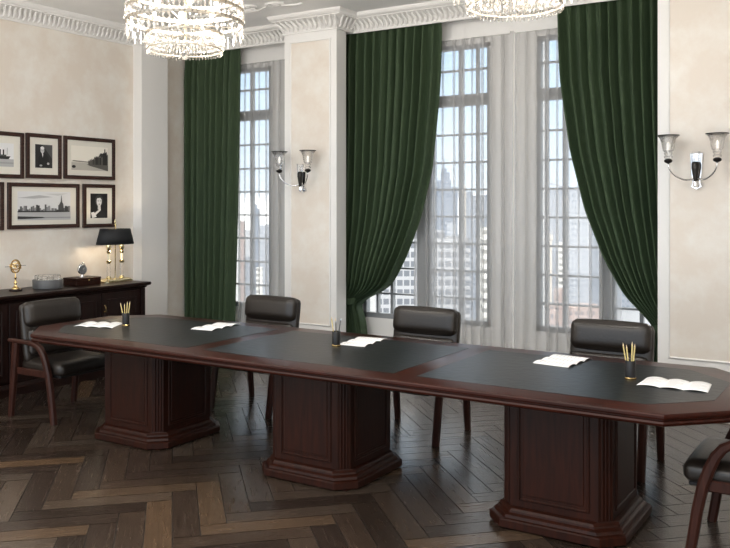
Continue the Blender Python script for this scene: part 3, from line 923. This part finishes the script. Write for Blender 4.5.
def lamp(x, y):
    t = thing('table_lamp', 'two column brass table lamp with a black shade on the sideboard', 'lamp', (x, y, SZ))
    b = MB()
    def rr(hx, hy, z): return [(p[0], p[1], z) for p in octo(hx, hy, .02)]
    b.loft([rr(.085, .180, 0), rr(.085, .180, .012), rr(.078, .170, .018), rr(.072, .163, .030), rr(.060, .150, .036)])
    b.build('base', M['palebrass'], t, smooth=25)
    for s_ in (-1, 1):
        p = (0, s_ * .086, 0)
        MB().lathe([(.026, .035), (.028, .045), (.020, .055), (.019, .060)], p, n=20).build('column_foot', M['palebrass'], t)
        MB().lathe([(.019, .058), (.017, .190)], p, n=20).build('column', M['glass'], t)
        MB().lathe([(.016, .189), (.024, .193), (.026, .206), (.030, .214), (.016, .222), (.014, .226)], p, n=20).build('capital', M['palebrass'], t)
        MB().lathe([(.013, .225), (.013, .290)], p, n=16).build('candle_sleeve', M['sleeve'], t)
        MB().lathe([(.010, .289), (.022, .300), (.024, .310), (.014, .322), (.018, .328), (.026, .350), (.024, .385)], p, n=20).build('socket', M['palebrass'], t)
        MB().lathe([(.008, .384), (.020, .410), (.022, .430), (.012, .455), (.0, .462)], p, n=16).build('bulb', M['bulb'], t)
    MB().lathe([(.006, .03), (.006, .57), (.010, .575), (.014, .585), (.006, .60), (.012, .615), (.003, .645)], n=12).build('stem', M['palebrass'], t)
    z0, z1 = .385, .545
    o = MB(); o.loft([[(.135 * k * math.cos(a), .222 * k * math.sin(a), z) for a in [2 * PI * i / 40 for i in range(40)]] for k, z in ((1, z0), (.80, z1))], cap0=False, cap1=False)
    so = o.build('lamp_shade', M['shade'], t, smooth=60)
    md = so.modifiers.new('thickness', 'SOLIDIFY'); md.thickness = .003; md.offset = 0
    b = MB()
    for a in (0, PI / 2, PI, 3 * PI / 2):
        b.tube([(0, 0, .54), (.108 * math.cos(a), .164 * math.sin(a), .540)], .003, n=6)
    b.build('shade_spider', M['palebrass'], t)
    li = bpy.data.lights.new('lamp_light', 'POINT'); li.energy = 2.2; li.color = (1, .80, .55); li.shadow_soft_size = .04
    lo = bpy.data.objects.new('lamp_light', li); C.objects.link(lo); lo.parent = t; lo.location = (.05, 0, .43)
lamp(-6.82, 6.01)

# ------------------------------------------------------------------ framed pictures on the left wall
GREY = {}
def g(v, warm=0):
    k = (round(v, 2), warm)
    if k not in GREY:
        l_ = v ** 2.2
        GREY[k] = plain('print_tone', (l_, l_ * (1 - .05 * warm), l_ * (1 - .16 * warm)), .6)
    return GREY[k]
def picture(y0, y1, z0, z1, label, shapes, fw_=.038, mw=.07, bgv=.85, warm=0, pr=None):
    cy, cz = (y0 + y1) / 2, (z0 + z1) / 2
    t = thing('picture_frame', label, 'framed picture', (XL + .001, cy, cz), group='dark framed pictures on the left wall')
    hy, hz = (y1 - y0) / 2, (z1 - z0) / 2
    b = MB()
    for s_ in (-1, 1):
        b.box((.014, s_ * (hy - fw_ / 2), 0), (.028, fw_, 2 * hz), bevel=.004)
        b.box((.014, 0, s_ * (hz - fw_ / 2)), (.026, 2 * hy - 2 * fw_ + .004, fw_), bevel=.004)
    b.build('frame', M['framewood'], t, smooth=30)
    MB().box((.007, 0, 0), (.010, 2 * (hy - fw_) + .004, 2 * (hz - fw_) + .004)).build('mat_board', M['mat'], t, smooth=0)
    ph_, pv_ = pr or (hy - fw_ - mw, hz - fw_ - mw)
    b = MB(); mats = [g(bgv, warm)]
    b.box((.0125, 0, 0), (.002, 2 * ph_, 2 * pv_))
    for k, (v, poly) in enumerate(shapes):
        mt = g(v, warm)
        if mt not in mats: mats.append(mt)
        b.mi = mats.index(mt)
        x_ = .0137 + .00018 * (k + 1)
        pts = [(max(-1, min(1, p[0])) * ph_, max(-1, min(1, p[1])) * pv_) for p in poly]
        b.loft([[(.0134, *p) for p in pts], [(x_, *p) for p in pts]])
    b.build('print', mats, t, smooth=0)
def ell(cx, cy, rx, ry, n=18, a0=0, a1=2 * PI): return [(cx + rx * math.cos(a0 + (a1 - a0) * i / n), cy + ry * math.sin(a0 + (a1 - a0) * i / n)) for i in range(n)]
def qd(x0, y0, x1, y1): return [(x0, y0), (x1, y0), (x1, y1), (x0, y1)]
rg2 = random.Random(5)
# steamship
ship = [(.68, qd(-1, -1, 1, -.35)), (.60, qd(-1, -.75, 1, -.62)), (.12, [(-.9, -.12), (.72, -.10), (.55, -.36), (-.85, -.36)]), (.3, qd(-.7, -.12, .35, .02)), (.1, qd(-.25, .0, -.12, .45)), (.1, qd(.05, .0, .16, .45)), (.25, qd(-.52, 0, -.50, .7)), (.25, qd(.42, 0, .44, .62))]
picture(4.66, 5.12, 1.923, 2.360, 'framed photograph of a steamship at the left edge of the upper row', ship, bgv=.88)
man = [(.30, [(-.2, 1), (1, 1), (1, -.2)]), (.10, [(-.75, -1), (-.62, -.1), (-.35, .25), (.15, .28), (.55, -.05), (.75, -.8), (.6, -1)]), (.75, ell(-.18, .52, .22, .26)), (.88, ell(-.18, .70, .22, .14)), (.8, [(-.30, .35), (-.06, .35), (-.16, .12)]), (.85, [(-.22, .2), (-.08, .2), (-.14, -.1)]), (.7, ell(.5, -.62, .14, .10)), (.7, ell(-.35, -.8, .16, .08)), (.25, ell(-.26, .53, .04, .03)), (.25, ell(-.10, .53, .04, .03))]
picture(5.145, 5.550, 1.930, 2.367, 'framed portrait photograph of a seated person in a dark suit, upper row', man, bgv=.16, mw=.066)
harb = [(.70, qd(-1, -1, 1, -.35)), (.45, [(-1, -.30), (.1, -.35), (1, -.55), (1, -.35), (-.9, -.2)])]
for k in range(14):
    x0 = -.1 + k * .08; h_ = -.25 + .07 * k * (.6 + .5 * rg2.random())
    harb.append((.12 + .25 * rg2.random(), [(x0, -.5), (x0 + .08, -.5), (x0 + .08, h_), (x0 + .04, h_ + .14), (x0, h_)]))
harb += [(.2, ell(.62, .32, .10, .18)), (.2, qd(.80, 0, .84, .85)), (.1, ell(-.88, -.72, .10, .12)), (.35, [(0, -.62), (1, -1), (1, -.5), (-.2, -.5)])]
picture(5.582, 6.236, 1.935, 2.370, 'framed sepia photograph of harbour buildings at the right of the upper row', harb, bgv=.93, warm=1, mw=.055)
picture(4.42, 4.905, 1.432, 1.885, 'dark framed picture cut off at the left edge of the lower row', [(.5, qd(-1, -1, 1, -.2)), (.3, qd(-.4, -.2, .5, .3))], bgv=.8)
sky = [(.72, qd(-1, -1, 1, -.38)), (.55, qd(-1, -.86, 1, -.80)), (.70, [(-1, .55), (-.2, .75), (.3, .62), (-.4, .5)]), (.78, [(0, .85), (.9, .9), (.5, .72)])]
for k in range(30):
    x0 = -.98 + k * .065; h_ = -.30 + .42 * rg2.random() * (1 - .3 * abs(x0))
    sky.append((.25 + .4 * rg2.random(), qd(x0, -.36, x0 + .05 + .02 * rg2.random(), h_)))
sky += [(.3, [(.52, -.36), (.72, -.36), (.70, .1), (.65, .3), (.63, .75), (.61, .3), (.55, .1)]), (.2, qd(-1, -.44, .95, -.36)), (.22, [(-1, -.72), (-.1, -.78), (0, -.86), (-.9, -.92), (-1, -.9)])]
picture(4.947, 5.770, 1.440, 1.884, 'wide framed photograph of a city skyline over water, lower row', sky, bgv=.86, pr=(.305, .139))
lady = [(.12, [(-.8, -1), (-.7, -.55), (-.3, -.25), (.3, -.3), (.75, -.6), (.85, -1)]), (.22, ell(0, .42, .50, .48)), (.85, ell(.0, .36, .30, .40)), (.8, [(-.14, .1), (.16, .1), (.2, -.35), (-.15, -.3)]), (.22, [(-.32, .6), (-.1, .85), (.25, .82), (.34, .5), (.12, .66), (-.2, .62)]), (.2, ell(-.12, .40, .07, .035)), (.2, ell(.13, .40, .07, .035)), (.35, ell(.01, .14, .09, .03)), (.85, [(-.95, -.55), (-.6, -.5), (-.3, -.9), (-.8, -1)]), (.8, [(-.55, -.6), (.1, -.25), (.2, -.35), (-.4, -.75)])]
picture(5.818, 6.236, 1.435, 1.888, 'framed portrait photograph of a person with wavy hair, lower row', lady, bgv=.08, mw=.060)

# ------------------------------------------------------------------ wall sconces
def sconce(x, y, z, label):
    t = thing('wall_sconce', label, 'wall lamp', (x, y, z), group='wall sconces')
    b = MB()
    b.loft([[(k * p[0], -.002 - d_, p[1]) for p in [(-.042, .05), (-.052, .215), (.052, .215), (.042, .05), (.032, -.01), (.045, -.045), (.020, -.055), (0, -.066), (-.020, -.055), (-.045, -.045), (-.032, -.01)]] for k, d_ in ((1, 0), (1, .010), (.85, .018))])
    b.build('back_plate', M['chrome'], t, smooth=30)
    MB().lathe([(.010, .006), (.022, .07), (.027, .105), (.030, .115), (.030, .155), (.020, .168)], (0, -.055, -.02), n=18).build('centre_spike', M['iron'], t)
    MB().lathe([(.008, -.052), (.022, -.040), (.020, -.02), (.016, .0)], (0, -.050, 0), n=16).build('finial', M['chrome'], t)
    MB().lathe([(.022, .15), (.030, .165), (.034, .235), (.038, .246), (.034, .246), (.030, .235), (.026, .17)], (0, -.055, -.02), n=18).build('centre_glass', M['glass'], t)
    for s_ in (-1, 1):
        ax, ay = s_ * .177, -.17
        pts = [(0, -.05, .03)]
        for k in range(1, 15):
            a = k / 14 * PI / 2
            pts.append((ax * math.sin(a), -.05 + (ay + .05) * math.sin(a), -.002 + .032 * max(0, 1 - a * 2.2) ** 2 + .14 * (1 - math.cos(a)) ** 1.1))
        b = MB(); b.tube(pts, .0065, n=8)
        am_ = b.build('arm', M['chrome'], t, smooth=180)
        z0 = .140
        MB().lathe([(.010, -.006), (.028, .004), (.032, .014), (.028, .024), (.012, .032)], (ax, ay, z0), n=20).build('knob', M['iron'], am_)
        MB().lathe([(.010, .030), (.030, .034), (.033, .048), (.024, .056), (.030, .064), (.034, .078), (.020, .084)], (ax, ay, z0), n=20).build('glass_collar', M['glass'], am_)
        n = 24; rings = []
        prof = [(.028, .083), (.038, .092), (.043, .115), (.048, .150), (.058, .185), (.076, .208), (.072, .208), (.054, .185), (.044, .150), (.039, .115), (.034, .096), (.010, .090)]
        for r_, zz in prof:
            rings.append([(ax + r_ * (1 + .05 * (i % 2)) * math.cos(2 * PI * i / n), ay + r_ * (1 + .05 * (i % 2)) * math.sin(2 * PI * i / n), z0 + zz) for i in range(n)])
        MB().loft(rings).build('glass_shade', M['glass'], am_, smooth=30)
        MB().lathe([(.079, .205), (.084, .207), (.084, .213), (.075, .213), (.074, .207)], (ax, ay, z0), n=30).build('shade_rim', M['iron'], am_)
        MB().lathe([(.008, .092), (.009, .115), (.012, .135), (.007, .155), (.001, .162)], (ax, ay, z0), n=14).build('bulb', M['bulb_dim'], am_)
M['bulb_dim'] = plain('frosted_bulb', (.9, .88, .84), .3, emit=(1, .95, .88), strength=.35)
sconce(-5.09, YB, 1.858, 'chrome two arm wall sconce with glass cups on the white pier')
sconce(-1.305, YB, 1.856, 'chrome two arm wall sconce with glass cups on the right beige wall')

# ------------------------------------------------------------------ chandeliers
def chandelier(x, y, label):
    t = thing('chandelier', label, 'chandelier', (x, y, 2.70), group='crystal chandeliers')
    Z = lambda z: z - 2.70
    MB().lathe([(.02, Z(3.53)), (.11, Z(3.56)), (.14, Z(3.58)), (.14, Z(3.60))], n=28).build('canopy', M['palebrass'], t)
    MB().lathe([(.010, Z(2.86)), (.010, Z(3.54))], n=10).build('rod', M['palebrass'], t)
    gold = M['gildring']
    def rg_(r_, z, th=.011, hgt=.022):
        MB().loft([[(rr * math.cos(2 * PI * i / 56), rr * math.sin(2 * PI * i / 56), Z(z) + zz) for i in range(56)] for rr, zz in ((r_ - th / 2, 0), (r_ + th / 2, 0), (r_ + th / 2, hgt), (r_ - th / 2, hgt), (r_ - th / 2, 0))], cap0=False, cap1=False).build('ring', gold, t, smooth=40)
    tiers = [(.385, 3.26), (.398, 3.16), (.405, 3.06), (.410, 2.965)]
    for r_, z in tiers: rg_(r_, z)
    rg_(.268, 2.885, .006, .014); rg_(.264, 2.775, .006, .010)
    for z, l_ in ((3.265, .386), (2.970, .41), (2.890, .268)):
        b = MB()
        for k in range(3):
            a = k * PI / 3
            b.tube([(-l_ * math.cos(a), -l_ * math.sin(a), Z(z)), (l_ * math.cos(a), l_ * math.sin(a), Z(z))], .005, n=6)
        b.build('spokes', gold, t)
    b = MB()
    def bead(px, py, z, r_, h_, n=5):
        rot = random.random() * 3
        b.loft([[(px + rr * math.cos(rot + 2 * PI * i / n), py + rr * math.sin(rot + 2 * PI * i / n), z + zz) for i in range(n)] for rr, zz in ((.0008, -h_), (r_, -h_ * .35), (r_, h_ * .3), (.0008, h_))])
    for (r0, z0), (r1, z1) in zip([(.34, 3.42)] + tiers, tiers):
        n = 62
        for i in range(n):
            a = 2 * PI * (i + random.random() * .3) / n
            m_ = max(2, int((z0 - z1) / .042))
            for q in range(m_):
                f_ = (q + .5) / m_
                rr = r0 + (r1 - r0) * f_ + .006
                bead(rr * math.cos(a), rr * math.sin(a), Z(z0 + (z1 - z0) * f_), .0105, .023)
    n = 66
    for i in range(n):
        a = 2 * PI * i / n
        for q in range(3): bead(.267 * math.cos(a), .267 * math.sin(a), Z(2.872 - q * .036), .009, .019)
        bead(.264 * math.cos(a + .03), .264 * math.sin(a + .03), Z(2.762), .007, .012)
    for k, r_ in enumerate((.21, .13)):
        for i in range(int(r_ * 150)):
            a = 2 * PI * i / int(r_ * 150)
            for q in range(2): bead(r_ * math.cos(a), r_ * math.sin(a), Z(2.860 - q * .045), .009, .023)
    bc = b.build('bead_curtain', M['crystal'], t, smooth=0); bc['kind'] = 'stuff'
    proto = None
    for i in range(48):
        a = 2 * PI * i / 48
        if proto is None:
            b = MB()
            b.loft([[(rr * math.cos(2 * PI * k / 6), rr * math.sin(2 * PI * k / 6) * .55, zz) for k in range(6)] for rr, zz in ((.001, 0), (.008, -.008), (.006, -.018), (.004, -.026), (.013, -.048), (.015, -.066), (.009, -.088), (.001, -.100))])
            proto = b.build('crystal_drop', M['crystal'], t, smooth=0); d = proto
        else:
            d = proto.copy(); C.objects.link(d); d.parent = t
        rr = .412 - .012 * (i % 2)
        d.location = (rr * math.cos(a), rr * math.sin(a), Z(2.965 - .012 * (i % 3))); d.rotation_euler = (0, 0, a + PI / 2 + random.uniform(-.4, .4))
    b = MB(); b.lathe([(.003, .045), (.004, .03), (.010, .027), (.022, .016), (.027, 0), (.022, -.016), (.010, -.025), (.0, -.027)], (0, 0, Z(2.735)), n=10)
    b.tube([(0, 0, Z(2.765)), (0, 0, Z(2.89))], .003, n=6)
    b.build('ball_finial', M['glass'], t, smooth=0)
    for i in range(6):
        a = 2 * PI * (i + .35) / 6
        p = (.24 * math.cos(a), .24 * math.sin(a), Z(3.015))
        MB().lathe([(.016, .0), (.018, .03), (.012, .035)], p, n=12).build('socket', gold, t)
        MB().lathe([(.008, .034), (.017, .055), (.019, .072), (.012, .095), (.002, .110)], p, n=14).build('bulb', M['bulb'], t)
    if True:
        li = bpy.data.lights.new('chandelier_light', 'POINT'); li.energy = LAMP; li.color = (1, .95, .88); li.shadow_soft_size = .12
        lo = bpy.data.objects.new('chandelier_light', li); C.objects.link(lo); lo.parent = t
        lo.location = (0, 0, Z(3.12))
M['gildring'] = plain('gilt_ring', (.52, .46, .38), .35, .6)
chandelier(-4.31, 4.44, 'crystal bead chandelier above the left half of the table')
chandelier(-1.80, 4.44, 'crystal bead chandelier cut by the top edge above the table')
